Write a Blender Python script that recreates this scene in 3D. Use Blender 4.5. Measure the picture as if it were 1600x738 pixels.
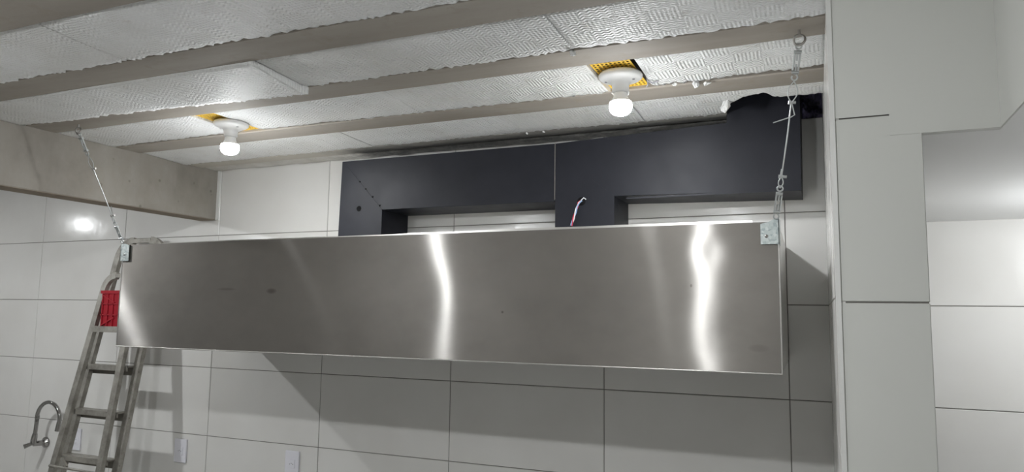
import bpy, bmesh, math, random
from mathutils import Vector, Matrix
random.seed(7)
for o in list(bpy.data.objects): bpy.data.objects.remove(o)
scn = bpy.context.scene
C = scn.collection
Z0 = 2.32                      # height of the second tile joint above the floor; heights below are given from it

# ------------------------------------------------------------------ camera
def cam_axes(yaw, pitch, roll):
    fwd = Vector((-math.sin(yaw)*math.cos(pitch), math.cos(yaw)*math.cos(pitch), math.sin(pitch)))
    right = Vector((math.cos(yaw), math.sin(yaw), 0)); up = right.cross(fwd)
    r = right*math.cos(roll)+up*math.sin(roll); u = -right*math.sin(roll)+up*math.cos(roll)
    return r, u, fwd
cd = bpy.data.cameras.new('camera'); cam = bpy.data.objects.new('camera', cd); C.objects.link(cam)
r_, u_, f_ = cam_axes(0.4074, 0.1077, 0.0136)
cam.matrix_world = Matrix(((r_.x, u_.x, -f_.x, 4.2658), (r_.y, u_.y, -f_.y, -2.8304), (r_.z, u_.z, -f_.z, Z0-0.3867), (0, 0, 0, 1)))
cd.sensor_width = 36; cd.lens = 36*1128.78/1600; cd.clip_start = 0.02
scn.camera = cam

# ------------------------------------------------------------------ world and exposure
w = bpy.data.worlds.new('world'); scn.world = w; w.use_nodes = True
w.node_tree.nodes['Background'].inputs[0].default_value = (0.5, 0.55, 0.7, 1)
w.node_tree.nodes['Background'].inputs[1].default_value = 0.004
vs = scn.view_settings
vs.view_transform = 'Standard'; vs.look = 'None'; vs.gamma = 1; vs.use_curve_mapping = False
vs.exposure = 0.2
LAMP = 720.0                    # radiance of a bulb's glowing dome: the pair over the hood,
LAMP_FRONT = 1400.0            # the pair in the middle of the room,
LAMP_LEFT = 1500.0             # the one just beyond the beam,
LAMP_FAR = 360.0               # the one far to the left,
LAMP_RIGHT = 150.0            # the one in the alcove

# ------------------------------------------------------------------ materials
def mat(name, col=(.8, .8, .8), rough=.5, metal=0.0, **kw):
    m = bpy.data.materials.new(name); m.use_nodes = True
    b = m.node_tree.nodes['Principled BSDF']
    b.inputs['Base Color'].default_value = (*col, 1); b.inputs['Roughness'].default_value = rough; b.inputs['Metallic'].default_value = metal
    for k, v in kw.items(): b.inputs[k].default_value = v
    return m
class N:
    """small node-graph helper"""
    def __init__(s, m): s.t = m.node_tree; s.b = s.t.nodes['Principled BSDF']
    def n(s, typ, **kw):
        x = s.t.nodes.new(typ)
        for k, v in kw.items(): setattr(x, k, v)
        return x
    def l(s, a, b): s.t.links.new(a, b)
    def obj(s):
        if not hasattr(s, 'tc'): s.tc = s.n('ShaderNodeNewGeometry')
        return s.tc.outputs['Position']
    def sep(s):
        if not hasattr(s, 'sx'): s.sx = s.n('ShaderNodeSeparateXYZ'); s.l(s.obj(), s.sx.inputs[0])
        return s.sx.outputs
    def noise(s, scale, detail=4, rough=.55, vec=None, stretch=None):
        x = s.n('ShaderNodeTexNoise'); x.inputs['Scale'].default_value = scale; x.inputs['Detail'].default_value = detail; x.inputs['Roughness'].default_value = rough
        v = vec or s.obj()
        if stretch:
            mp = s.n('ShaderNodeMapping'); mp.inputs['Scale'].default_value = stretch; s.l(v, mp.inputs[0]); v = mp.outputs[0]
        s.l(v, x.inputs['Vector']); return x.outputs['Fac']
    def ramp(s, fac, stops):
        x = s.n('ShaderNodeValToRGB'); e = x.color_ramp.elements
        while len(e) < len(stops): e.new(.5)
        for i, (p, c) in enumerate(stops):
            e[i].position = p; e[i].color = (*c, 1) if len(c) == 3 else c
        s.l(fac, x.inputs[0]); return x.outputs[0]
    def math(s, op, a, b=None, c=None):
        x = s.n('ShaderNodeMath', operation=op)
        for i, v in enumerate((a, b, c)):
            if v is None: continue
            if isinstance(v, (int, float)): x.inputs[i].default_value = v
            else: s.l(v, x.inputs[i])
        return x.outputs[0]
    def mix(s, fac, a, b, blend='MIX'):
        x = s.n('ShaderNodeMix', data_type='RGBA', blend_type=blend)
        for i, v in ((0, fac), (6, a), (7, b)):
            if isinstance(v, (int, float)): x.inputs[i].default_value = v
            elif isinstance(v, tuple): x.inputs[i].default_value = (*v, 1)
            else: s.l(v, x.inputs[i])
        return x.outputs[2]
    def color(s, c): s.l(c, s.b.inputs['Base Color'])
    def rough(s, c): s.l(c, s.b.inputs['Roughness'])
    def bump(s, h, strength=.3, dist=.01):
        x = s.n('ShaderNodeBump'); x.inputs['Strength'].default_value = strength; x.inputs['Distance'].default_value = dist
        s.l(h, x.inputs['Height']); s.l(x.outputs[0], s.b.inputs['Normal'])
M = {}
# glazed off-white wall tile, slightly wavy glaze
m = M['tile'] = mat('tile_glaze', (.68, .675, .655), .2); g = N(m)
g.color(g.ramp(g.noise(2.2, 3), [(.3, (.645, .635, .61)), (.7, (.70, .695, .675))]))
g.rough(g.ramp(g.noise(9, 4), [(.35, (.15,)*3), (.75, (.25,)*3)])); g.bump(g.noise(14, 2), .10, .01)
m = M['grout'] = mat('grout', (.20, .19, .175), .9)
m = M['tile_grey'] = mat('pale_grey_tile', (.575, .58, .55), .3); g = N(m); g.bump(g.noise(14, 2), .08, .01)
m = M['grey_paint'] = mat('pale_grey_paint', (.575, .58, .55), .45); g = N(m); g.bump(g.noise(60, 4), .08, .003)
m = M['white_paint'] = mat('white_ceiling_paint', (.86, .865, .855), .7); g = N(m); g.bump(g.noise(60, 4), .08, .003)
m = M['plaster'] = mat('painted_plaster', (.66, .66, .64), .75); g = N(m)
g.color(g.ramp(g.noise(4, 5), [(.3, (.62, .62, .60)), (.7, (.68, .68, .66))])); g.bump(g.noise(60, 4), .12, .004)
# grey concrete of the beam: pour stains, pores
m = M['concrete'] = mat('beam_concrete', (.4, .37, .32), .85); g = N(m)
base = g.ramp(g.noise(3.0, 6, .6), [(.25, (.178, .161, .139)), (.5, (.245, .225, .196)), (.8, (.315, .297, .266))])
drip = g.ramp(g.noise(5, 5, .6, stretch=(1, 1.7, .7)), [(.42, (0,)*3), (.68, (1,)*3)])
base = g.mix(g.math('MULTIPLY', drip, .30), base, (.36, .345, .315))
pore = g.n('ShaderNodeTexVoronoi'); pore.inputs['Scale'].default_value = 13; g.l(g.obj(), pore.inputs['Vector'])
base = g.mix(g.ramp(pore.outputs['Distance'], [(.05, (.8,)*3), (.12, (0,)*3)]), base, (.14, .125, .10))
g.color(base); g.bump(g.noise(45, 6), .25, .006)
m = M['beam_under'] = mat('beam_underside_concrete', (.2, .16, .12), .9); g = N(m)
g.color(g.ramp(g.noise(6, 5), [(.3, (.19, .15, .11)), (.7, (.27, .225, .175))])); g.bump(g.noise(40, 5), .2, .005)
# precast joist concrete, smooth, warm grey
m = M['joist'] = mat('joist_concrete', (.4, .37, .32), .8); g = N(m)
base = g.ramp(g.noise(2.2, 6, .6, stretch=(.5, 2.5, 2.5)), [(.25, (.23, .203, .173)), (.5, (.30, .272, .236)), (.8, (.37, .345, .307))])
base = g.mix(g.ramp(g.noise(16, 5, .65), [(.56, (0,)*3), (.72, (.55,)*3)]), base, (.25, .215, .17))
g.color(base); g.bump(g.noise(50, 5), .15, .004)
# the joist over the ducts, sprayed with black paint towards the ducts
m = M['joist_sprayed'] = mat('joist_concrete_sprayed', (.4, .37, .32), .8); g = N(m)
base = g.ramp(g.noise(2.2, 6, .6, stretch=(.5, 2.5, 2.5)), [(.25, (.36, .33, .285)), (.8, (.50, .475, .42))])
px = g.math('MULTIPLY_ADD', g.noise(9, 5, .65), .35, g.sep()[0])
spray = g.math('MULTIPLY', g.ramp(g.math('SUBTRACT', px, 2.05), [(.30, (0,)*3), (.52, (1,)*3)]), g.ramp(g.noise(11, 5, .7, stretch=(.6, 2, 2)), [(.22, (.5,)*3), (.5, (1,)*3)]))
g.color(g.mix(spray, base, (.205, .20, .19))); g.bump(g.noise(50, 5), .15, .004)
m = M['lip_sprayed'] = mat('lip_mortar_sprayed', (.5, .48, .44), .85); g = N(m)
px = g.math('MULTIPLY_ADD', g.noise(14, 5, .7), .5, g.sep()[0])
sp = g.math('MULTIPLY', g.ramp(g.math('SUBTRACT', px, 2.1), [(.2, (0,)*3), (.6, (1,)*3)]), g.ramp(g.noise(22, 6, .75), [(.40, (.0,)*3), (.62, (.9,)*3)]))
g.color(g.mix(sp, g.ramp(g.noise(8, 5), [(.3, (.44, .42, .38)), (.7, (.60, .59, .56))]), (.26, .26, .25))); g.bump(g.noise(60, 6), .5, .008)
# expanded polystyrene: embossed chequer of wavy, zigzag and diamond patches
def foam(name, spray=False):
    m = mat(name, (.8, .82, .83), .55); g = N(m)
    X, Y, Zz = g.sep()
    wob = g.math('MULTIPLY', g.noise(6, 2), .012)
    X = g.math('ADD', X, wob); Y = g.math('ADD', Y, wob)
    ci = g.math('FLOOR', g.math('DIVIDE', X, .078)); cj = g.math('FLOOR', g.math('DIVIDE', Y, .062))
    par = g.math('MODULO', g.math('ADD', g.math('ABSOLUTE', ci), g.math('ABSOLUTE', cj)), 2)
    wave = g.math('SINE', g.math('ADD', g.math('MULTIPLY', Y, 470), g.math('MULTIPLY', g.math('SINE', g.math('MULTIPLY', X, 300)), 1.5)))
    dia = g.math('MULTIPLY', g.math('SINE', g.math('MULTIPLY', g.math('ADD', X, Y), 300)), g.math('SINE', g.math('MULTIPLY', g.math('SUBTRACT', X, Y), 300)))
    h = g.math('ADD', g.math('MULTIPLY', wave, g.math('SUBTRACT', 1, par)), g.math('MULTIPLY', g.math('MULTIPLY', dia, 1.5), par))
    h = g.math('MULTIPLY', h, g.ramp(g.math('DIVIDE', X, 5), [(.46, (.5,)*3), (.70, (1,)*3)]))
    h = g.math('MULTIPLY', h, g.ramp(g.noise(2.6, 3), [(.34, (.3,)*3), (.54, (1,)*3)]))
    fx = g.math('ABSOLUTE', g.math('SUBTRACT', g.math('FRACT', g.math('DIVIDE', X, .078)), .5))
    h = g.math('ADD', h, g.math('MULTIPLY', g.math('GREATER_THAN', fx, .475), -1.2))
    h = g.math('ADD', h, g.math('MULTIPLY', g.noise(130, 4, .7), 1.6))
    col = g.ramp(g.noise(1.8, 5, .6), [(.28, (.63, .625, .60)), (.62, (.80, .81, .81))])
    col = g.mix(g.ramp(g.noise(17, 6, .7), [(.58, (0,)*3), (.75, (.4,)*3)]), col, (.42, .38, .31))
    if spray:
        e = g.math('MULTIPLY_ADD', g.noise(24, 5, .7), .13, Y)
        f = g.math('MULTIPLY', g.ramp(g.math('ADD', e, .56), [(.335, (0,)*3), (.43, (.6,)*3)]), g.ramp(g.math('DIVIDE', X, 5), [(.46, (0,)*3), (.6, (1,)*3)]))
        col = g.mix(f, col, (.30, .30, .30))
    g.color(col); g.bump(h, .8, .0028)
    m.node_tree.nodes['Principled BSDF'].inputs['Specular IOR Level'].default_value = .35
    return m
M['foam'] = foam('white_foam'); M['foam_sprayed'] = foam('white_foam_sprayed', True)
# brushed stainless steel, grain along x: highlights stretch upright
def steel(name, T, col, rough):
    m = mat(name, col, rough, 1.0); g = N(m); t = g.t
    cx = g.n('ShaderNodeCombineXYZ')
    for i in range(3): cx.inputs[i].default_value = T[i]
    grain = g.noise(30, 4, .6, stretch=(.35, 30, 30)); cloud = g.noise(2.3, 5, .6, stretch=(1, 1, 1.4))
    c = g.mix(g.ramp(cloud, [(.33, (0,)*3), (.7, (1,)*3)]), tuple(q*.84 for q in col), tuple(min(1, q*1.10) for q in col))
    sp = g.n('ShaderNodeTexNoise'); sp.inputs['Scale'].default_value = 7; sp.inputs['Detail'].default_value = 2; g.l(g.obj(), sp.inputs['Vector'])
    c = g.mix(g.ramp(sp.outputs['Fac'], [(.20, (.8,)*3), (.26, (0,)*3)]), c, (.18, .17, .155))
    X, Y, Zz = g.sep()                                # a few greasy smudges and nicks
    for sx, sz, rx, rz, k in ((2.415, -.315, .026, .011, .5), (2.20, -.308, .05, .006, .25), (3.922, -.300, .004, .006, .6), (3.339, -.381, .005, .005, .6), (4.10, -.47, .03, .012, .2)):
        d = g.math('ADD', g.math('POWER', g.math('DIVIDE', g.math('SUBTRACT', X, sx), rx), 2), g.math('POWER', g.math('DIVIDE', g.math('SUBTRACT', Zz, sz+Z0), rz), 2))
        c = g.mix(g.ramp(d, [(.15, (k,)*3), (1, (0,)*3)]), c, (.10, .09, .075))
    sh = []
    cb = g.mix(1.0, c, (.68, .66, .635), 'MULTIPLY')
    for r, an in ((.24, .80), (.50, .30)):
        q = g.n('ShaderNodeBsdfAnisotropic', distribution='GGX'); q.inputs['Anisotropy'].default_value = an; g.l(c if an > .5 else cb, q.inputs['Color']); g.l(cx.outputs[0], q.inputs['Tangent'])
        g.l(g.math('ADD', g.math('MULTIPLY_ADD', grain, .012, r-.03), g.math('MULTIPLY', cloud, .05)), q.inputs['Roughness']); sh.append(q)
    mx = g.n('ShaderNodeMixShader'); mx.inputs[0].default_value = .68; g.l(sh[0].outputs[0], mx.inputs[1]); g.l(sh[1].outputs[0], mx.inputs[2])
    g.l(mx.outputs[0], t.nodes['Material Output'].inputs[0])
    return m
M['steel'] = steel('brushed_steel', (1, 0, 0), (.405, .392, .372), .31)
M['steel_edge'] = mat('steel_fold', (.72, .71, .68), .28, 1.0)
M['steel_fold'] = mat('steel_bend', (.46, .45, .43), .45, 1.0)
m = M['galv'] = mat('galvanised_sheet', (.62, .68, .68), .45, .75); g = N(m)
v = g.n('ShaderNodeTexVoronoi'); v.inputs['Scale'].default_value = 130; g.l(g.obj(), v.inputs['Vector'])
g.color(g.ramp(v.outputs['Color'], [(.2, (.30, .345, .345)), (.8, (.50, .54, .53))]))
M['zinc'] = mat('zinc_plated_wire', (.48, .50, .50), .35, .9)
M['dark_zinc'] = mat('dull_eye_bolt', (.33, .32, .30), .45, .9)
# satin charcoal paint of the ducts
m = M['black'] = mat('charcoal_paint', (.03, .033, .041), .5, **{'Specular IOR Level': .3}); g = N(m)
g.color(g.ramp(g.noise(5, 5, .6), [(.3, (.006, .0068, .0115)), (.75, (.0128, .0142, .021))])); g.rough(g.ramp(g.noise(7, 5), [(.3, (.45,)*3), (.7, (.56,)*3)]))
M['black_in'] = mat('dark_paint', (.003, .003, .0035), .7, **{'Specular IOR Level': .15})
m = M['alu'] = mat('old_aluminium', (.5, .48, .44), .48, .75); g = N(m)
g.color(g.ramp(g.noise(14, 6, .65), [(.3, (.23, .218, .195)), (.52, (.38, .365, .33)), (.75, (.50, .48, .44))]))
g.rough(g.ramp(g.noise(30, 5), [(.3, (.36,)*3), (.7, (.62,)*3)]))
M['alu_dark'] = mat('tread_underside', (.22, .205, .18), .6, .5)
M['red'] = mat('red_plastic', (.30, .010, .020), .42)
M['chrome'] = mat('chrome', (.36, .355, .345), .13, 1.0)
M['ceramic'] = mat('white_ceramic', (.80, .80, .79), .35)
M['plate'] = mat('white_plastic', (.72, .72, .77), .35)
M['socket'] = mat('grey_plastic', (.25, .25, .27), .5)
M['yellow'] = mat('yellow_plastic', (.88, .56, .06), .5)
M['dark'] = mat('painted_void_shade', (.02, .018, .016), .9)  # near-black colour standing in for the shade inside the lamp recesses
m = M['purple'] = mat('purple_plastic_sheet', (.03, .025, .06), .25); g = N(m); g.color(g.ramp(g.noise(22, 4), [(.4, (.05, .047, .08)), (.62, (.42, .38, .66))])); g.bump(g.noise(18, 4), .8, .02)
M['wire_red'] = mat('red_wire', (.55, .03, .07), .4); M['wire_white'] = mat('white_wire', (.75, .75, .75), .4); M['wire_blue'] = mat('blue_wire', (.25, .38, .62), .4)
m = M['floor'] = mat('floor_tile', (.56, .55, .53), .35); g = N(m); g.color(g.ramp(g.noise(3, 5), [(.3, (.52, .51, .49)), (.7, (.60, .59, .57))]))
def glow(name, s, top=-.03, side=.05):
    """frosted dome of an LED bulb: strongest straight out of its end, weaker from its sides"""
    m = bpy.data.materials.new(name); m.use_nodes = True; t = m.node_tree; t.nodes.clear()
    e = t.nodes.new('ShaderNodeEmission'); e.inputs[0].default_value = (.965, .985, 1.0, 1)
    ge = t.nodes.new('ShaderNodeNewGeometry'); sp = t.nodes.new('ShaderNodeSeparateXYZ'); t.links.new(ge.outputs['True Normal'], sp.inputs[0])
    mr = t.nodes.new('ShaderNodeMapRange'); t.links.new(sp.outputs[2], mr.inputs[0])
    for i, v in ((1, top), (2, -1.0), (3, s*side), (4, s)): mr.inputs[i].default_value = v
    t.links.new(mr.outputs[0], e.inputs[1])
    o = t.nodes.new('ShaderNodeOutputMaterial'); t.links.new(e.outputs[0], o.inputs[0]); return m
M['glow'] = glow('lit_bulb', LAMP); M['glow_right'] = glow('lit_bulb_right', LAMP_RIGHT, 1.0, 1.0); M['glow_front'] = glow('lit_bulb_front', LAMP_FRONT); M['glow_far'] = glow('lit_bulb_far', LAMP_FAR); M['glow_left'] = glow('lit_bulb_left', LAMP_LEFT)

# ------------------------------------------------------------------ mesh helpers
class MB:
    def __init__(s): s.v = []; s.f = []; s.smooth = []
    def add(s, v, f, smooth=False):
        o = len(s.v); s.v += [tuple(p) for p in v]; s.f += [tuple(i+o for i in q) for q in f]; s.smooth += [smooth]*len(f); return s
    def box(s, x0, x1, y0, y1, z0, z1):
        v = [(x, y, z) for z in (z0, z1) for y in (y0, y1) for x in (x0, x1)]
        return s.add(v, [(0, 2, 3, 1), (4, 5, 7, 6), (0, 1, 5, 4), (2, 6, 7, 3), (0, 4, 6, 2), (1, 3, 7, 5)])
    def bar(s, a, b, wx, wy, up=(0, 1, 0)):
        """rectangular bar from a to b, half sizes wx (sideways) and wy (along up)"""
        a, b = Vector(a), Vector(b); d = (b-a).normalized(); u = Vector(up); sx = d.cross(u).normalized(); u = sx.cross(d)
        v = [p+sx*i*wx+u*j*wy for p in (a, b) for i, j in ((-1, -1), (1, -1), (1, 1), (-1, 1))]
        return s.add(v, [(0, 3, 2, 1), (4, 5, 6, 7), (0, 1, 5, 4), (1, 2, 6, 5), (2, 3, 7, 6), (3, 0, 4, 7)])
    def tube(s, pts, r, n=10, closed=False, cap=True):
        pts = [Vector(p) for p in pts]; k = len(pts); rs = r if isinstance(r, (list, tuple)) else [r]*k
        rings = []; ref = None
        for i, p in enumerate(pts):
            d = (pts[(i+1) % k]-pts[i-1]) if closed else (pts[min(i+1, k-1)]-pts[max(i-1, 0)])
            d.normalize()
            if ref is None: ref = Vector((0, 0, 1)) if abs(d.z) < .9 else Vector((1, 0, 0))
            ref = (ref-d*ref.dot(d)).normalized(); q = d.cross(ref)
            rings.append([p+ref*math.cos(t)*rs[i]+q*math.sin(t)*rs[i] for t in (2*math.pi*j/n for j in range(n))])
        v = [p for rg in rings for p in rg]; f = []
        for i in range(k if closed else k-1):
            for j in range(n):
                a, b = i*n, ((i+1) % k)*n; f.append((a+j, a+(j+1) % n, b+(j+1) % n, b+j))
        s.add(v, f, True)
        if cap and not closed: s.add(rings[0], [tuple(range(n))[::-1]]); s.add(rings[-1], [tuple(range(n))])
        return s
    def lathe(s, prof, o, n=32, axis='z'):
        """prof: (radius, height) pairs turned about an upright axis through o"""
        v = []; f = []
        for r, h in prof:
            for j in range(n):
                t = 2*math.pi*j/n
                p = (r*math.cos(t), r*math.sin(t), h) if axis == 'z' else (r*math.cos(t), h, r*math.sin(t))
                v.append((o[0]+p[0], o[1]+p[1], o[2]+p[2]))
        for i in range(len(prof)-1):
            for j in range(n): f.append((i*n+j, i*n+(j+1) % n, (i+1)*n+(j+1) % n, (i+1)*n+j))
        return s.add(v, f, True)
    def prism(s, poly, y0, y1):
        """outline of (x, z) pushed from y0 (front) to y1 (back)"""
        k = len(poly); v = [(x, y0, z) for x, z in poly]+[(x, y1, z) for x, z in poly]
        return s.add(v, [tuple(range(k)), tuple(range(k, 2*k))[::-1]]+[(i, i+k, (i+1) % k+k, (i+1) % k) for i in range(k)])
    def build(s, name, m, parent=None, bevel=0, z=Z0, auto=True):
        me = bpy.data.meshes.new(name); me.from_pydata([(a, b, c+z) for a, b, c in s.v], [], s.f)
        me.polygons.foreach_set('use_smooth', s.smooth); me.update()
        bm = bmesh.new(); bm.from_mesh(me); bmesh.ops.recalc_face_normals(bm, faces=bm.faces)
        if bevel: bmesh.ops.bevel(bm, geom=list(bm.edges), offset=bevel, segments=2, affect='EDGES', profile=.5)
        bm.to_mesh(me); bm.free()
        return link(name, me, m, parent)
def link(name, me, m, parent=None):
    if m is not None and not me.materials: me.materials.append(M[m] if isinstance(m, str) else m)
    o = bpy.data.objects.new(name, me); C.objects.link(o)
    if parent is not None:
        o.parent = parent; o.matrix_parent_inverse = Matrix.Translation(parent.location).inverted()
    return o
def tag(o, label, cat=None, group=None, kind=None):
    o['label'] = label
    if cat: o['category'] = cat
    if group: o['group'] = group
    if kind: o['kind'] = kind
    return o
def thing(name, loc, label, cat, group=None):
    o = bpy.data.objects.new(name, None); C.objects.link(o); o.location = (loc[0], loc[1], loc[2]+Z0); o.empty_display_size = .05
    return tag(o, label, cat, group)
def hsh(a, b=0.0):
    t = math.sin(a*127.1+b*311.7)*43758.5453; return t-math.floor(t)
def vn(x):
    i = math.floor(x); f = x-i; f = f*f*(3-2*f); return hsh(i)*(1-f)+hsh(i+1)*f
FL = -Z0; ZC = .334            # floor, underside of the ceiling joists

# ------------------------------------------------------------------ the setting
o = MB().box(-2.2, 6.3, -4.7, 0.25, FL-.1, FL).build('floor', 'floor'); tag(o, 'grey tiled kitchen floor', kind='structure')
wb = MB().box(-2.2, 6.3, .003, .20, FL, .350).build('wall_back', 'grout'); tag(wb, 'back wall covered with large off-white glossy tiles', kind='structure')
TW, TH = .6904, .34
def tile_mesh(wd, ht, m='tile', e=.0012, d=.010):
    """a tile facing -y, lower left corner at the origin, face at y=0"""
    v = [(0, d, 0), (wd, d, 0), (wd, d, ht), (0, d, ht), (0, e, 0), (wd, e, 0), (wd, e, ht), (0, e, ht), (e, 0, e), (wd-e, 0, e), (wd-e, 0, ht-e), (e, 0, ht-e)]
    f = [(8, 9, 10, 11), (4, 5, 9, 8), (5, 6, 10, 9), (6, 7, 11, 10), (7, 4, 8, 11), (0, 1, 5, 4), (1, 2, 6, 5), (2, 3, 7, 6), (3, 0, 4, 7)]
    me = bpy.data.meshes.new('tile'); me.from_pydata(v, [], f); me.materials.append(M[m]); return me
cache = {}
def put_tile(parent, x0, x1, z0, z1, y=0.0, rz=0.0, org=None, m='tile'):
    gp = .0016; key = (round(x1-x0, 4), round(z1-z0, 4), m)
    if key not in cache: cache[key] = tile_mesh(x1-x0-2*gp, z1-z0-2*gp, m)
    o = link('tile', cache[key], None, parent); o.matrix_parent_inverse.identity()
    o.location = (x0+gp, y, z0+gp+Z0) if org is None else org
    o.rotation_euler = (random.uniform(-.0012, .0012), 0, rz+random.uniform(-.001, .001)); return o
cols = [-2.2+.0]+[c*TW for c in range(-3, 10)]
cols = sorted(x for x in [c*TW for c in range(-3, 10)] if -2.2 < x < 6.3); cols = [-2.2]+[x for x in cols if x < 4.5]+[5.35, 6.3]
rows = [.350, .34]+[-r*TH for r in range(0, 7)]+[FL]
rows = [.350]+[-r*TH for r in range(0, 7)]+[FL]
for i in range(len(cols)-1):
    for j in range(len(rows)-1):
        put_tile(wb, cols[i], cols[i+1], rows[j+1], rows[j])
# partition between the kitchen and the alcove on the right
PX0, PX1, PX2, PY = 4.281, 4.292, 4.439, -1.37
v = [(PX0+.003, 0, FL), (PX1+.003, PY+.003, FL), (PX2-.003, PY+.003, FL), (PX2-.003, 0, FL)]
v += [(a, b, .60) for a, b, _ in v]
wr = MB().add(v, [(0, 1, 5, 4), (1, 2, 6, 5), (2, 3, 7, 6), (3, 0, 4, 7), (4, 5, 6, 7), (0, 3, 2, 1)]).build('wall_right', 'grout')
tag(wr, 'thick tiled partition wall seen end-on beside the hood', kind='structure')
prow = [-.357-.344*k for k in range(0, 5)]; prow = [-.013]+prow+[FL]
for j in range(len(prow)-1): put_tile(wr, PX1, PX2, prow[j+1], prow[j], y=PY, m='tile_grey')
# upper part of the end is plastered over and runs into the fascia of the alcove
FA = -.052; PXJ = 4.386; PF = PY-.0006
tp = MB()
tp.add([(PX1, PF, -.0125), (PXJ, PF, -.0125), (PXJ, PF, FA), (4.560, PF, FA), (4.560, PF, .60), (PX1, PF, .60),
        (PX1, PY+.02, -.0125), (PXJ, PY+.02, -.0125), (PXJ, PY+.02, FA), (4.560, PY+.02, FA), (4.560, PY+.02, .60), (PX1, PY+.02, .60)],
       [(0, 5, 4, 3, 2, 1), (6, 7, 8, 9, 10, 11), (2, 3, 9, 8), (3, 4, 10, 9), (4, 5, 11, 10), (5, 0, 6, 11)])
# side of the partition towards the hood: tiles set along y
L = math.hypot(PX1-PX0, PY); ang = math.atan2(PX1-PX0, -PY)
srows = [.60, .34, 0]+[-r*TH for r in range(1, 7)]+[FL]
sc = [0, .245, .245+TW, L]
for i in range(3):
    for j in range(len(srows)-1):
        t = sc[i]+.0016
        put_tile(wr, sc[i], sc[i+1], srows[j+1], srows[j], rz=-math.pi/2+ang, org=(PX0+(PX1-PX0)*t/L, PY*t/L, srows[j+1]+.0016+Z0))
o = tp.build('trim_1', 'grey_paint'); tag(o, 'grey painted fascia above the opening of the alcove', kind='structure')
o = MB().box(PX1-.006, PX1+.003, PY-.003, PY+.006, FL, .60).build('trim_2', M['plaster']); tag(o, 'white corner bead on the partition edge', kind='structure')
# alcove on the right: low plastered ceiling
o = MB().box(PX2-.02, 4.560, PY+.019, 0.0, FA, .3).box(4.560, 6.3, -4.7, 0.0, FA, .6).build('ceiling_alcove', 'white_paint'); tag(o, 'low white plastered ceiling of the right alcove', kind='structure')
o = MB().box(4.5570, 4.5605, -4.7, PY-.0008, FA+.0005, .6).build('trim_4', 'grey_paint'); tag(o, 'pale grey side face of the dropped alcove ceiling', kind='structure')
# walls behind the camera
o = MB().box(-2.3, 6.4, -4.8, -4.7, FL, .6).build('wall_front', 'plaster'); tag(o, 'plain painted wall behind the camera', kind='structure')
o = MB().box(-2.3, -2.2, -4.7, .2, FL, .6).build('wall_left', 'plaster'); tag(o, 'plain painted wall far to the left', kind='structure')
o = MB().box(6.3, 6.4, -4.7, .2, FL, .6).build('wall_alcove', 'plaster'); tag(o, 'plain painted wall at the end of the alcove', kind='structure')
# ceiling: concrete topping with a broken hole over the right duct, joists and foam infill below
HX, HY = 3.955, -.44
ce = MB().box(-2.2, HX, -4.7, .2, ZC+.11, ZC+.16).box(HX, 4.300, -4.7, HY, ZC+.11, ZC+.16).build('ceiling', 'concrete')
tag(ce, 'bare slab ceiling of concrete joists with white foam infill', kind='structure')
o = MB().box(4.300, 4.5565, -4.7, PY+.03, ZC+.02, ZC+.16).build('ceiling_edge', 'plaster'); tag(o, 'plain ceiling strip in front of the partition', kind='structure')
JY = [(-4.55, -4.42), (-4.15, -4.02), (-3.76, -3.63), (-3.37, -3.24), (-2.98, -2.85), (-2.59, -2.46), (-2.20, -2.07), (-1.81, -1.675), (-1.40, -1.262), (-1.012, -.882), (-.610, -.482), (-.214, -.118)]
BX = 1.361
def joist(x0, x1, y0, y1, m='joist', skew=0.0):
    n = 24; mb = MB(); b = .004
    sec = [(y0, ZC+.11), (y0, ZC+b), (y0+b, ZC), (y1-b, ZC), (y1, ZC+b), (y1, ZC+.11)]
    v = []; f = []
    for i in range(n+1):
        x = x0+(x1-x0)*i/n; wv = (vn(x*5+y0*9)-.5)*.006
        for y, z in sec: v.append((x, y+wv+skew*(x-x0), z+(vn(x*3+y*2)-.5)*.002))
    for i in range(n):
        for j in range(5): f.append((i*6+j, i*6+j+1, i*6+j+7, i*6+j+6))
    mb.add(v, f); mb.add(v[:6], [(0, 1, 2, 3, 4, 5)]); mb.add(v[-6:], [(5, 4, 3, 2, 1, 0)])
    return mb.build('joist', m, ce)
for k, (a, b) in enumerate(JY):
    if k == len(JY)-1: joist(BX-.01, 3.968, a+.006, b, 'joist_sprayed', skew=-.012)
    else: joist(BX-.01, 4.296, a, b)
for a, b in JY[5:]: joist(-2.2, 1.25, a, b)
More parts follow.
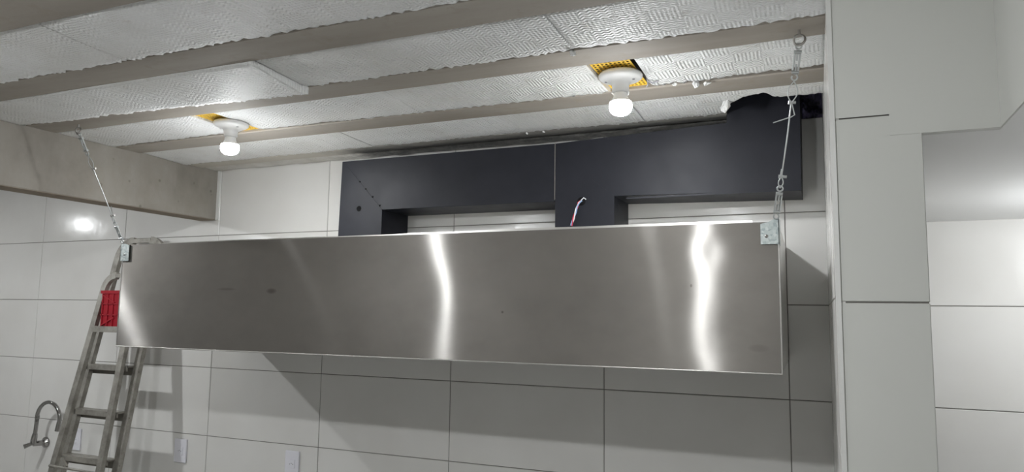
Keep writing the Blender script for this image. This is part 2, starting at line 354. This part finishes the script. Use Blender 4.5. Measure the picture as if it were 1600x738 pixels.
def foam_block(x0, x1, y0, y1, c=(.006, .006, -.004, -.004), m='foam', edge=None, res=.0105, fray=1.0):
    """infill block; c = heights of its underside over the joists at near-left, near-right, far-left, far-right; edge(x) gives a broken far edge"""
    nx = max(3, int((x1-x0)/res)); ny = max(4, int((y1-y0)/.024)); v = []; f = []
    for i in range(nx+1):
        s = i/nx; x = x0+(x1-x0)*s
        ye = (edge(x) if edge else y1)+fray*((vn(x*17+y0*7)-.5)*.008+(hsh(x*91, y0)-.5)*.009)
        yn = y0-.004
        for j in range(ny+1):
            t = j/ny; y = yn+(ye-yn)*t
            z = ZC+(c[0]*(1-s)+c[1]*s)*(1-t)+(c[2]*(1-s)+c[3]*s)*t+(vn(x*7+y*11)-.5)*.004
            if j == ny: z += .003+hsh(x, 3.3)*.006
            v.append((x, y, z))
    k = ny+1
    for i in range(nx):
        for j in range(ny): f.append((i*k+j, (i+1)*k+j, (i+1)*k+j+1, i*k+j+1))
    o = len(v)
    ring = [i*k for i in range(nx+1)]+[nx*k+j for j in range(1, k)]+[i*k+ny for i in range(nx-1, -1, -1)]+[j for j in range(ny-1, 0, -1)]
    for q in ring: v.append((v[q][0], v[q][1], ZC+.105))
    L_ = len(ring)
    for i in range(L_): f.append((ring[i], o+i, o+(i+1) % L_, ring[(i+1) % L_]))
    f.append(tuple(o+i for i in range(L_)))
    mb = MB().add(v, f, True); ob = mb.build('foam_block', m, ce)
    for p in ob.data.polygons:
        if p.index >= nx*ny: p.use_smooth = False
    return ob
XR = 4.292
for (a, b), (c, d) in zip(JY[:6], JY[1:7]):
    foam_block(BX, 2.9, b, c, res=.06); foam_block(2.902, XR, b, c, res=.06)
foam_block(BX, 2.05, -2.07, -1.81); foam_block(2.053, 3.2, -2.07, -1.81); foam_block(3.204, XR, -2.07, -1.81)
foam_block(BX, 2.43, -1.675, -1.40); foam_block(2.433, 3.56, -1.675, -1.40, (.005, .006, -.006, -.003)); foam_block(3.563, XR, -1.675, -1.40)
foam_block(BX, 2.755, -1.262, -1.012, (.004, -.004, -.002, -.030)); foam_block(2.760, 3.66, -1.262, -1.012, (.006, .005, -.004, -.006)); foam_block(3.664, XR, -1.262, -1.012, (.006, .006, -.006, -.004))
foam_block(BX, 2.098, -.882, -.610, (.004, .004, -.002, .004)); foam_block(2.212, 2.95, -.882, -.610, (.004, .006, .004, -.003)); foam_block(2.953, 3.650, -.882, -.610, (.006, .004, -.003, -.006)); foam_block(3.792, XR, -.882, -.622, (.004, .006, -.004, .004), fray=1.8)
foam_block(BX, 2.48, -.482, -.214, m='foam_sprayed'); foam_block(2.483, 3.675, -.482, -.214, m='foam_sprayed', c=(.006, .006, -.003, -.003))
BR = [(3.678, -.214), (3.93, -.214), (3.962, -.235), (3.975, -.30), (4.00, -.345), (4.03, -.395), (4.06, -.418), (4.11, -.430), (4.135, -.375), (4.16, -.362), (4.20, -.366), (4.24, -.352), (4.30, -.350)]
def broken(x):
    for (a, p), (b, q) in zip(BR, BR[1:]):
        if a <= x <= b: return p+(q-p)*(x-a)/(b-a)
    return BR[-1][1]
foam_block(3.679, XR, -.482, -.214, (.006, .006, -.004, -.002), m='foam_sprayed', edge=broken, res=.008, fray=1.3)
for x0, x1 in ((-2.2, -.5), (-.498, 1.25)):
    for (a, b), (c, d) in zip(JY[5:-1], JY[6:]): foam_block(x0, x1, b, c, res=.08)
# mortar lip between the last joist and the wall
n = 90; v = []; f = []
for i in range(n+1):
    x = BX+(3.972-BX)*i/n; dz = (vn(x*16)-.5)*.010+(hsh(x, 2)-.5)*.004
    for y, z in ((-.120, ZC+.012+dz*.3), (-.09, ZC+.006+dz), (-.03, ZC+.004+dz), (.0, ZC+.012), (.0, ZC+.10), (-.12, ZC+.10)): v.append((x, y, z))
for i in range(n):
    for j in range(6): f.append((i*6+j, i*6+(j+1) % 6, (i+1)*6+(j+1) % 6, (i+1)*6+j))
f += [tuple(range(6)), tuple(n*6+j for j in range(6))[::-1]]
MB().add(v, f).build('mortar_lip', 'lip_sprayed', ce)
def crumb(x, y, z, r, sd):
    bm = bmesh.new(); bmesh.ops.create_icosphere(bm, subdivisions=1, radius=r)
    rnd = random.Random(sd)
    for q in bm.verts: q.co *= rnd.uniform(.45, 1.3)
    me = bpy.data.meshes.new('foam_crumb'); bm.to_mesh(me); bm.free()
    o = link('foam_crumb', me, 'foam', ce); o.matrix_parent_inverse.identity(); o.location = (x, y, z+Z0); o.rotation_euler = (sd, sd*2, 0); o.scale = (1.2, .9, .8); return o
for x, y, z, r, sd in ((3.987, -.375, .318, .021, 1), (3.975, -.36, .326, .015, 9), (3.925, -.615, .328, .014, 2), (3.955, -.612, .329, .010, 3), (3.70, -.598, .331, .012, 4), (3.66, -.602, .331, .010, 5), (3.86, -.63, .33, .008, 6), (3.20, -.222, .330, .007, 7), (3.27, -.222, .330, .006, 8), (3.655, -1.012, .326, .012, 10), (4.10, -1.405, .33, .008, 11)):
    crumb(x, y, z, r, sd)
# concrete beam on the left
be = MB().box(1.246, BX, -4.7, .0025, .082, ZC+.11).build('trim_3', 'concrete', bevel=.004); tag(be, 'bare grey concrete beam with drip stains on the left', kind='structure')
MB().box(1.249, BX-.003, -4.69, -.004, .0805, .084).build('underside', 'beam_under', be)
MB().box(BX-.004, BX+.016, -.010, -.0003, .082, ZC+.012).build('plaster_edge', 'plaster', be)
# plastic sheet stuffed over the wall by the duct
n = 9; v = []; f = []
for i in range(n+1):
    for j in range(n+1): v.append((4.212+.075*i/n, .012+.03*hsh(i*3.1, j*1.7), .351+.13*j/n))
for i in range(n):
    for j in range(n): f.append((i*(n+1)+j, (i+1)*(n+1)+j, (i+1)*(n+1)+j+1, i*(n+1)+j+1))
o = MB().add(v, f, True).build('plastic_sheet', 'purple'); sm = o.modifiers.new('thick', 'SOLIDIFY'); sm.thickness = .006
tag(o, 'crumpled dark purple plastic stuffed above the wall beside the duct', 'plastic')

# ------------------------------------------------------------------ hood
HX0, HX1, HY0, HZ0, HZ1 = 1.632, 4.158, -.75, -.537, -.126
HXB = 4.142
hood = thing('range_hood', ((HX0+HX1)/2, -.38, HZ0), 'long brushed stainless steel extractor hood hanging from wires', 'extractor hood')
def wav(x, z):                                    # shallow oil-canning of the front sheet, in metres
    s = (x-HX0)/(HX1-HX0); t = (z-HZ0)/(HZ1-HZ0)
    edge = min(1, s*14, (1-s)*14)*min(1, t*7+.15, (1-t)*7+.15)
    G = lambda a, b: math.exp(-(a/b)**2)
    w_ = .0005*math.sin(5.1*x+1.0)*math.cos(6.5*(z+.35)+.6)
    w_ += .0008*G(x-3.985, .055)*G(z+.205, .05)
    w_ += -.017*(x-3.09)*G(x-3.09, .16)*G(z+.33, .11)
    w_ += .012*(x-3.945)*G(x-3.945, .16)*G(z+.43, .12)
    w_ += .0010*G(x-4.08, .05)*G(z+.40, .05)-.0008*G(x-2.3, .15)*G(z+.25, .08)
    return w_*edge
nx, nz = 260, 40; v = []; f = []
for i in range(nx+1):
    for j in range(nz+1):
        x = HX0+(HX1-HX0)*i/nx; z = HZ0+(HZ1-HZ0)*j/nz; v.append((x, HY0+wav(x, z), z))
for i in range(nx):
    for j in range(nz): a = i*(nz+1)+j; f.append((a, a+nz+1, a+nz+2, a+1))
fp = MB().add(v, f, True).build('front_panel', 'steel', hood)
for p in fp.data.polygons: pass
MB().add([(HX0, HY0, HZ0), (HX0, -.004, HZ0), (HX0, -.004, HZ1), (HX0, HY0, HZ1), (HX0+.0015, HY0, HZ0), (HX0+.0015, -.004, HZ0), (HX0+.0015, -.004, HZ1), (HX0+.0015, HY0, HZ1)],
         [(0, 1, 2, 3), (7, 6, 5, 4), (0, 4, 5, 1), (1, 5, 6, 2), (2, 6, 7, 3), (3, 7, 4, 0)]).build('side_panel', 'steel_edge', hood)
MB().add([(HX1, HY0, HZ0), (HXB, -.004, HZ0), (HXB, -.004, HZ1), (HX1, HY0, HZ1), (HX1-.0015, HY0, HZ0), (HXB-.0015, -.004, HZ0), (HXB-.0015, -.004, HZ1), (HX1-.0015, HY0, HZ1)],
         [(0, 1, 2, 3), (7, 6, 5, 4), (0, 4, 5, 1), (1, 5, 6, 2), (2, 6, 7, 3), (3, 7, 4, 0)]).build('side_panel', 'steel_edge', hood)
MB().box(HX0+.002, HXB-.002, HY0+.002, -.004, HZ1-.006, HZ1-.0045).build('top_panel', 'steel_edge', hood)
MB().box(HX0+.002, HXB-.002, -.006, -.0045, HZ0, HZ1-.008).build('back_panel', 'steel_edge', hood)
MB().box(HX0+.002, HXB-.004, HY0+.002, HY0+.06, HZ0, HZ0+.0015).box(HX0+.002, HXB-.004, HY0+.0585, HY0+.06, HZ0, HZ0+.03).build('gutter', 'steel_edge', hood)
# folded edges of the front sheet and the standing seam along the top
MB().tube([(HX0, HY0, HZ0), (HX1, HY0, HZ0)], .0022, 8).build('bottom_fold', 'steel_fold', hood)
MB().tube([(HX1, HY0, HZ0), (HX1, HY0, HZ1)], .0028, 8).build('corner_fold', 'steel_fold', hood)
MB().tube([(HX0, HY0, HZ0), (HX0, HY0, HZ1)], .0018, 8).build('corner_fold', 'steel_fold', hood)
n = 60; pts = [(1.83+(4.09-1.83)*i/n, HY0+.006, HZ1+.001+.0025*vn(i*.35)) for i in range(n+1)]
v = []; f = []
for i, (x, y, z) in enumerate(pts):
    h = .0035+.0045*min(1, max(0, (x-1.83)/1.6)); v += [(x, y, HZ1-.006), (x, y, z+h-.003), (x, y+.012, z+h-.003), (x, y+.012, HZ1-.006)]
for i in range(n):
    for j in range(4): f.append((i*4+j, i*4+(j+1) % 4, i*4+(j+1) % 4+4, i*4+j+4))
f += [(0, 1, 2, 3), (n*4+3, n*4+2, n*4+1, n*4)]
MB().add(v, f).build('top_seam', 'steel_edge', hood)
# galvanised hanging brackets
br = MB().prism([(4.112, -.188), (4.160, -.188), (4.160, -.120), (4.150, -.117), (4.135, -.126), (4.112, -.132)], -.7570, -.7545)
br.box(4.158, 4.1605, -.757, -.70, -.188, -.118)
b1 = br.build('bracket', 'galv', hood); b1['label'] = 'spangled galvanised bracket'
br = MB().prism([(1.627, -.193), (1.673, -.193), (1.673, -.128), (1.650, -.122), (1.627, -.124)], -.7570, -.7545)
br.box(1.6265, 1.6295, -.757, -.70, -.193, -.124)
b2 = br.build('bracket', 'galv', hood); b2['label'] = 'dull galvanised bracket'
for x, z, b in ((4.127, -.166, b1), (1.650, -.166, b2)):
    MB().lathe([(.0001, -.0035), (.003, -.0032), (.0045, -.002), (.0048, 0)], (x, -.757, z), 12, 'y').build('bolt', 'dark_zinc' if b is b1 else 'zinc', b)

# ------------------------------------------------------------------ hanging wires
def hanger(A, B, top, label, grp, tail, seed):
    A, B = Vector(A), Vector(B); d = B-A; t = thing('wire_hanger', top, label, 'hanging wire', grp)
    P = lambda s: A+d*s
    dn = d.normalized(); sx = Vector((1, 0, 0)); sx = (sx-dn*sx.dot(dn)).normalized(); sy = dn.cross(sx)
    # eye bolt: ring plus threaded shank into the joist
    R = .0135; c = Vector(top)+Vector((0, 0, -.012)); e = MB()
    e.tube([c+Vector((R*math.cos(a), .003*math.sin(a*2), R*math.sin(a))) for a in (2*math.pi*i/20 for i in range(20))], .0032, 8, closed=True)
    e.tube([c+Vector((0, 0, R)), c+Vector((0, 0, R+.03))], .0035, 8).build('eye_bolt', 'dark_zinc', t)
    def buckle(s0, s1):
        o = MB(); a, b = P(s0), P(s1); lead = dn*.008
        for k in (-1, 1): o.tube([a+sx*.0065*k, b+sx*.0065*k], .0024, 8)
        for q, g_ in ((a, 1), (b, -1)): o.tube([q-lead*.2*g_-sx*.009, q-lead*.2*g_+sx*.009], .0048, 8)
        bk = o.build('turnbuckle', 'zinc', t)
        mid = (a+b)/2
        h1 = MB(); rr = .007; top_ = a-dn*.016
        h1.tube([mid-dn*.004, a-dn*.009], .0024, 8); h1.tube([top_+sx*rr*math.cos(q)+dn*rr*math.sin(q) for q in (2*math.pi*i/16 for i in range(16))], .0022, 8, closed=True); h1.build('threaded_eye', 'zinc', bk)
        h2 = MB(); bot = b+dn*.014
        h2.tube([mid+dn*.004, b+dn*.007], .0024, 8); h2.tube([bot+sx*rr*math.cos(q)+dn*rr*math.sin(q) for q in (-1.2+i*.33 for i in range(16))], .0022, 8); h2.build('hook', 'zinc', bk)
    buckle(.066, .165); buckle(.845, .945)
    def loop(s0, s1, wd):
        a, b = P(s0), P(s1); k = 14
        return [a+(b-a)*(1-abs(1-2*i/(2*k)))+sx*wd*math.sin(math.pi*2*i/(2*k)) for i in range(2*k+1)]
    cb = MB(); r = .0018
    cb.tube([P(.215)+(P(.33)-P(.215))*q+sx*.012*math.sin(math.pi*q) for q in (i/10 for i in range(11))], r*.8, 8)
    cb.tube([P(.215)+(P(.33)-P(.215))*q-sx*.012*math.sin(math.pi*q) for q in (i/10 for i in range(11))], r*.8, 8)
    cb.tube([P(.325), P(.5)+sx*.0012, P(.75)], r, 8)
    cb.tube([P(.745)+(P(.808)-P(.745))*q+sx*.006*math.sin(math.pi*q) for q in (i/8 for i in range(9))], r*.8, 8)
    cb.tube([P(.745)+(P(.808)-P(.745))*q-sx*.006*math.sin(math.pi*q) for q in (i/8 for i in range(9))], r*.8, 8)
    cb.build('cable', 'zinc', t)
    for s, w_ in ((.328, .011), (.742, .013)):
        o = MB(); q = P(s); o.tube([q-sx*w_*.6-sy*.003, q+sx*w_-sy*.002], .0042, 8); o.tube([q-sx*.004-dn*.004, q-sx*.004+dn*.005], .0036, 8); o.build('cable_clamp', 'zinc' if tail else 'dark_zinc', t)
    if tail:
        o = MB(); q = P(.335); o.tube([q+sx*.002, q+sx*.012+dn*.028, q+sx*.004+dn*.034, q-sx*.038+dn*.052], r*.85, 8); o.build('cable_end', 'zinc', t)
        o = MB(); o.tube([P(.70)-sx*.002-sy*.003, P(.74)-sx*.003-sy*.003], r, 8); o.build('cable_end', 'zinc', t)
    else:
        o = MB(); o.tube([P(.74)+sx*.004, P(.66)+sx*.018], r*.7, 8); o.build('cable_end', 'zinc', t)
    return t
hanger((4.229, -.94, .308), (4.152, -.757, -.124), (4.229, -.94, .320), 'taut steel wire with two turnbuckles on the right end of the hood', 'wires holding up the hood', True, 1)
hanger((1.587, -.95, .308), (1.640, -.757, -.124), (1.587, -.95, .320), 'thin steel wire with turnbuckles on the left end of the hood', 'wires holding up the hood', False, 2)

# ------------------------------------------------------------------ black ducts
DY = -.215
def strip(mb, a, b, wd, y):
    a, b = Vector((a[0], 0, a[1])), Vector((b[0], 0, b[1])); d = (b-a).normalized(); q = Vector((-d.z, 0, d.x))*wd
    c = [a-q, b-q, b+q, a+q]; mb.prism([(p.x, p.z) for p in c], y-.0012, y+.001)
d1 = thing('air_duct', (2.42, -.10, HZ1), 'charcoal painted duct elbow on the left with a small round hole', 'duct', 'ducts above the hood')
MB().prism([(2.306, .281), (3.3145, .281), (3.3145, .051), (2.524, .0545), (2.524, HZ1), (2.296, HZ1)], DY, -.001).build('duct_body', 'black', d1, bevel=.0012)
sm = MB(); strip(sm, (2.335, .255), (2.524, .0545), .0012, DY); sm.build('mitre_seam', 'black', d1)
for x, z in ((2.404, .184), (2.436, .150), (2.474, .113), (2.512, .073)):
    MB().lathe([(.0001, -.003), (.0035, -.0022), (.0045, .0005)], (x, DY, z), 10, 'y').build('rivet', 'black_in', d1)
MB().lathe([(.0001, -.0004), (.0105, -.0004), (.0118, -.0012), (.013, .0005)], (2.404, DY, .064), 20, 'y').build('hole', 'black_in', d1)
d2 = thing('air_duct', (3.43, -.10, HZ1), 'charcoal painted duct on the right that rises through the broken ceiling', 'duct', 'ducts above the hood')
MB().prism([(3.3175, .281), (3.966, .304), (3.966, .95), (4.218, .95), (4.2063, .0445), (3.5535, .0600), (3.5535, HZ1), (3.3175, HZ1)], DY, -.001).build('duct_body', 'black', d2, bevel=.0012)
sm = MB(); strip(sm, (3.455, .135), (3.5535, .060), .0012, DY); sm.build('mitre_seam', 'black', d2)
MB().box(3.3150, 3.3170, DY-.002, DY+.01, .058, .282).build('joint_sealant', M['grout'], d2)
MB().box(3.60, 4.2055, DY-.0015, DY+.002, .0455, .0520).build('bottom_fold', 'black', d2)
# wires hanging out of the right duct
wt = thing('wire_bundle', (3.385, DY, -.05), 'red, white and blue electric wires hanging out of the duct', 'wire')
MB().lathe([(.0001, -.003), (.011, -.004), (.015, -.002), (.0165, -.0002)], (3.424, DY, .046), 20, 'y').build('grommet', 'black_in', wt)
for nm, ph, ox in (('red_wire', 0, -.004), ('white_wire', 2.1, 0), ('blue_wire', 4.2, .004)):
    pts = [(3.424+ox, DY-.0045, .047), (3.419+ox, DY-.014, .040)]
    for i in range(1, 13):
        s = i/12; pts.append((3.416-.028*s+.0028*math.cos(ph+s*7), DY-.018+.0028*math.sin(ph+s*7), .030-.085*s))
    MB().tube(pts, .0022, 8).build(nm, {'r': 'wire_red', 'w': 'wire_white', 'b': 'wire_blue'}[nm[0]], wt)
MB().tube([(3.424, DY-.004, .049), (3.437, DY-.010, .058), (3.444, DY-.004, .052)], .002, 8).build('stray_strand', 'wire_white', wt)
MB().tube([(3.392, DY-.018, -.050), (3.386, DY-.019, -.062), (3.374, DY-.020, -.064)], .006, 8).build('connector', 'black_in', wt)

# ------------------------------------------------------------------ ceiling lamps on yellow perforated boards
def lamp(x, y, zc, label, glow_m='glow', grp='bare bulbs on the ceiling', globe=False):
    t = thing('ceiling_lamp', (x, y, zc), label, 'lamp', grp)
    MB().lathe([(.0001, .006), (.062, .006), (.066, .000), (.0655, -.006), (.060, -.011), (.048, -.016), (.034, -.021), (.027, -.026), (.0255, -.034), (.0250, -.050), (.0215, -.053), (.0001, -.053)], (x, y, zc), 40).build('lamp_holder', 'ceramic', t)
    MB().lathe([(.0001, -.050), (.0195, -.052), (.0205, -.056), (.0215, -.066), (.027, -.076), (.0325, -.082)], (x, y, zc), 32).build('bulb_neck', 'ceramic', t)
    pr = [(.0325, -.082), (.0345, -.090), (.0340, -.101), (.0300, -.111), (.0220, -.118), (.0110, -.1215), (.0003, -.1225)]
    if globe: pr = [(.0325, -.082), (.044, -.092), (.0495, -.108), (.050, -.120), (.046, -.136), (.036, -.149), (.020, -.158), (.0003, -.161)]
    MB().lathe(pr, (x, y, zc), 32).build('bulb', glow_m, t)
    for k in (-1, 1): MB().lathe([(.0001, -.0008), (.004, -.0005), (.005, .001)], (x+.042*k, y-.01, zc-.0185), 10).build('screw', 'socket', t)
    return t
def board(x0, x1, y0, y1, label):
    mb = MB(); z = ZC+.012; nx_, ny_ = 9, 16; wx = (x1-x0)/nx_; wy = (y1-y0)/ny_
    for i in range(nx_+1): c = x0+wx*i; mb.box(c-wx*.22, c+wx*.22, y0, y1, z, z+.0012)
    for j in range(ny_+1): c = y0+wy*j; mb.box(x0-wx*.24, x1+wx*.24, c-wy*.21, c+wy*.21, z+.0001, z+.0011)
    o = mb.build('perforated_board', 'yellow'); tag(o, label, 'board', 'yellow boards behind the lamps')
    return o
board(2.102, 2.206, -.880, -.612, 'yellow perforated board behind the left ceiling lamp')
board(3.656, 3.770, -.880, -.612, 'yellow perforated board behind the right ceiling lamp')
MB().box(2.09, 2.22, -.885, -.605, ZC+.06, ZC+.09).build('pocket_shade', 'dark', ce); MB().box(3.645, 3.795, -.885, -.605, ZC+.06, ZC+.09).build('pocket_shade', 'dark', ce)  # solid boxes above the boards, recess shade put into their colour
lamp(2.172, -.745, ZC-.001, 'bare lit bulb in a white round holder over the left half of the hood')
lamp(3.722, -.760, ZC-.001, 'bare lit bulb in a white round holder over the right half of the hood')
lamp(2.18, -2.335, ZC-.006, 'bare lit bulb in a white holder on the ceiling behind the camera, left of two', 'glow_front')
lamp(3.72, -2.335, ZC-.006, 'bare lit bulb in a white holder on the ceiling behind the camera, right of two', 'glow_front')
lamp(.64, -1.28, ZC-.006, 'bare lit bulb in a white holder just beyond the concrete beam', 'glow_left')
lamp(-.66, -.72, ZC-.006, 'bare lit bulb in a white holder far to the left beyond the beam', 'glow_far')
lamp(5.12, -.60, FA-.002, 'large round lit bulb in a white holder in the right alcove', 'glow_right', globe=True)
# loose wire stub beside the right lamp
o = MB(); o.tube([(3.785, -.70, ZC+.02), (3.790, -.695, ZC-.004), (3.803, -.685, ZC-.010), (3.822, -.69, ZC-.006)], .0025, 8).tube([(3.788, -.69, ZC+.02), (3.786, -.675, ZC-.010), (3.778, -.66, ZC-.012)], .0022, 8)
tag(o.build('wire_stub', 'socket'), 'short grey wire ends poking out beside the right ceiling lamp', 'wire')

# ------------------------------------------------------------------ ladder leaning on the wall
def yl(z, off=0.0): return -.08+.19*(z+.1)+off
lad = thing('step_ladder', (.92, yl(FL, -.05), FL), 'worn folded aluminium step ladder leaning on the wall behind the hood', 'ladder')
def LP(x, z, off): return Vector((x, yl(z, off), z))
XC = .915
def hoop(zb, zt, xb, xt, rad, off):
    """left half-outline points of an arched frame from the floor to the crown"""
    pts = [(xb, zb)]; pts += [(xb+(xt-xb)*i/8, zb+(zt-rad-zb)*i/8) for i in range(1, 9)]
    for i in range(1, 9):
        a = math.pi/2*i/8; pts.append((xt+rad*(1-math.cos(a)), zt-rad+rad*math.sin(a)))
    return [LP(x, z, off) for x, z in pts]
def rails(zt, xb, xt, rad, off, wd, dp):
    half = hoop(FL+.012, zt, xb, xt, rad, off); mir = [Vector((2*XC-p.x, p.y, p.z)) for p in half]
    for pts in (half, mir):
        v = []; f = []; k = len(pts)
        for i, p in enumerate(pts):
            d = (pts[min(i+1, k-1)]-pts[max(i-1, 0)]).normalized(); nrm = Vector((0, 1, -.19)).normalized(); q = d.cross(nrm).normalized()
            for a, b in ((-1, -1), (1, -1), (1, 1), (-1, 1)): v.append(p+q*wd*a+nrm*dp*b)
        for i in range(k-1):
            for j in range(4): f.append((i*4+j, i*4+(j+1) % 4, i*4+4+(j+1) % 4, i*4+4+j))
        f += [(0, 1, 2, 3), (k*4-1, k*4-2, k*4-3, k*4-4)]
        r = MB().add(v, f).build('rail', 'alu', lad)
        MB().box(pts[0].x-wd-.003, pts[0].x+wd+.003, pts[0].y-dp-.003, pts[0].y+dp+.003, FL, FL+.03).build('rubber_foot', 'socket', r)
    return half[-1], mir[-1]
a, b = rails(-.022, .690, .757, .095, 0.0, .019, .012)
MB().bar(a-Vector((.005, 0, 0)), b+Vector((.005, 0, 0)), .011, .013).build('top_bar', 'alu', lad)
a, b = rails(-.215, .690, .800, .075, -.07, .0175, .011)
MB().bar(a-Vector((.005, 0, 0)), b+Vector((.005, 0, 0)), .010, .012).build('top_bar', 'alu', lad)
for z in (-.672, -.892, -1.112, -1.332, -1.552, -1.772, -1.992):
    s = (z-FL)/(-.12-FL); xl = .690+(.757-.690)*s+.012; y = yl(z)
    tr = MB().box(xl, 2*XC-xl, y-.056, y+.006, z-.006, z).box(xl, 2*XC-xl, y-.058, y-.050, z-.024, z+.002).build('tread', 'alu', lad)
    MB().box(xl+.005, 2*XC-xl-.005, y+.004, y+.012, z-.050, z-.006).build('tread_brace', 'alu_dark', tr)
    for x in (xl-.028, 2*XC-xl+.028): MB().lathe([(.0001, -.004), (.005, -.003), (.006, .001)], (x, y-.012, z-.028), 10, 'y').build('rivet', 'alu_dark', tr)
y = yl(-.485); pl = MB().box(.80, 2*XC-.80, y-.085, y+.06, -.492, -.482).box(.822, 2*XC-.822, y-.104, y-.092, -.506, -.476).build('platform', 'alu', lad)
MB().tube([LP(.735, -1.16, -.082), LP(1.09, -1.165, -.082)], .006, 8).build('cross_bar', 'alu', lad)
MB().bar(LP(.80, -1.12, -.075), LP(.86, -1.155, -.082), .004, .006).build('hinge_arm', 'alu', lad)
# red crate on the platform
cx0, cx1, cz0, cz1 = .872, 1.000, -.481, -.297; cy0, cy1 = -.245, -.085
cr = thing('plastic_crate', ((cx0+cx1)/2, (cy0+cy1)/2, cz0), 'red ribbed plastic crate on the ladder platform', 'crate')
tk = .004; fl = .012
def wall4(x0, x1, y0, y1): return [(x0, y0), (x1, y0), (x1, y1), (x0, y1)]
lo = wall4(cx0, cx1, cy0, cy1); hi = wall4(cx0-fl*.3, cx1+fl*.3, cy0-fl*.3, cy1+fl*.3)
lo2 = wall4(cx0+tk, cx1-tk, cy0+tk, cy1-tk); hi2 = wall4(cx0-fl*.3+tk, cx1+fl*.3-tk, cy0-fl*.3+tk, cy1+fl*.3-tk)
v = [(x, y, cz0) for x, y in lo]+[(x, y, cz1) for x, y in hi]+[(x, y, cz0+tk) for x, y in lo2]+[(x, y, cz1) for x, y in hi2]
f = [(3, 2, 1, 0), (8, 9, 10, 11)]
for i in range(4):
    j = (i+1) % 4; f += [(i, j, j+4, i+4), (i+8, i+12, j+12, j+8), (i+4, j+4, j+12, i+12)]
MB().add(v, f).build('crate_body', 'red', cr)
rim = MB(); e = fl*.3+.005
rim.box(cx0-e, cx1+e, cy0-e, cy0-e+.008, cz1-.014, cz1+.002).box(cx0-e, cx1+e, cy1+e-.008, cy1+e, cz1-.014, cz1+.002).box(cx0-e, cx0-e+.008, cy0-e+.008, cy1+e-.008, cz1-.014, cz1+.002).box(cx1+e-.008, cx1+e, cy0-e+.008, cy1+e-.008, cz1-.014, cz1+.002).build('rim', 'red', cr)
for z in (cz0+.06, cz0+.115): MB().box(cx0-.003, cx1+.003, cy0-.008, cy0-.0005, z, z+.006).build('rib', 'red', cr)
for i in range(4): x = cx0+.004+(cx1-cx0-.014)*i/3; MB().box(x, x+.006, cy0-.008, cy0-.0005, cz0, cz1-.014).build('rib', 'red', cr)
MB().bar((cx0+.01, cy0-.006, cz1-.022), (cx0+.095, cy0-.006, cz1-.060), .003, .003).build('rib', 'red', cr)
MB().bar((cx0+.01, cy0-.006, cz0+.01), (cx0+.095, cy0-.006, cz0+.05), .003, .003).build('rib', 'red', cr)

# ------------------------------------------------------------------ wall tap and outlets
fa = thing('wall_tap', (.245, 0, -1.14), 'chrome wall tap with a tall swan-neck spout beside the ladder', 'tap')
MB().lathe([(.0001, -.002), (.030, -.002), (.029, -.010), (.016, -.014), (.0145, -.04)], (.175, 0, -1.148), 24, 'y').build('flange', 'chrome', fa)
MB().tube([(.175, -.03, -1.148), (.176, -.07, -1.145), (.185, -.082, -1.128), (.190, -.082, -1.105), (.193, -.082, -1.088)], [.015, .015, .016, .015, .013], 16).build('valve_body', 'chrome', fa)
MB().tube([(.178, -.075, -1.140), (.168, -.100, -1.150), (.160, -.118, -1.157)], [.010, .011, .013], 14).build('handle', 'chrome', fa)
pts = [(.193, -.082, -1.09), (.199, -.083, -1.04), (.205, -.085, -.995)]
for i in range(13):
    a = math.pi*(1-i/12); pts.append((.301+.094*math.cos(a), -.088, -.998+.090*math.sin(a)))
pts += [(.392, -.088, -1.012)]
MB().tube(pts, .0105, 14).build('spout', 'chrome', fa)
MB().tube([(.205, -.085, -1.004), (.2065, -.085, -.988)], .0115, 14).build('collar', 'chrome', fa)
MB().tube([(.3925, -.088, -1.008), (.389, -.088, -1.030), (.384, -.088, -1.058)], [.011, .0125, .0135], 14).build('nozzle', 'chrome', fa)
def outlet(x0, x1, z0, z1, label):
    t = thing('power_outlet', ((x0+x1)/2, 0, z0), label, 'outlet', 'outlet plates on the tiled wall')
    MB().box(x0, x1, -.010, .0, z0, z1).build('cover_plate', 'plate', t, bevel=.003)
    xc, zc = (x0+x1)/2, (z0+z1)/2
    MB().box(xc-.020, xc+.020, -.0122, -.009, zc-.020, zc+.020).build('insert', 'plate', t, bevel=.001)
    for dx in (-.009, 0, .009): MB().lathe([(.0001, -.0004), (.0024, -.0004), (.0026, .0006)], (xc+dx, -.0122, zc+(.003 if dx == 0 else -.001)), 10, 'y').build('socket_hole', 'socket', t)
outlet(.383, .464, -1.170, -1.052, 'white outlet plate behind the ladder, leftmost of three')
outlet(1.172, 1.253, -1.165, -1.047, 'white outlet plate between the ladder and the hood shadow')
outlet(1.888, 1.969, -1.165, -1.047, 'white outlet plate below the left half of the hood')
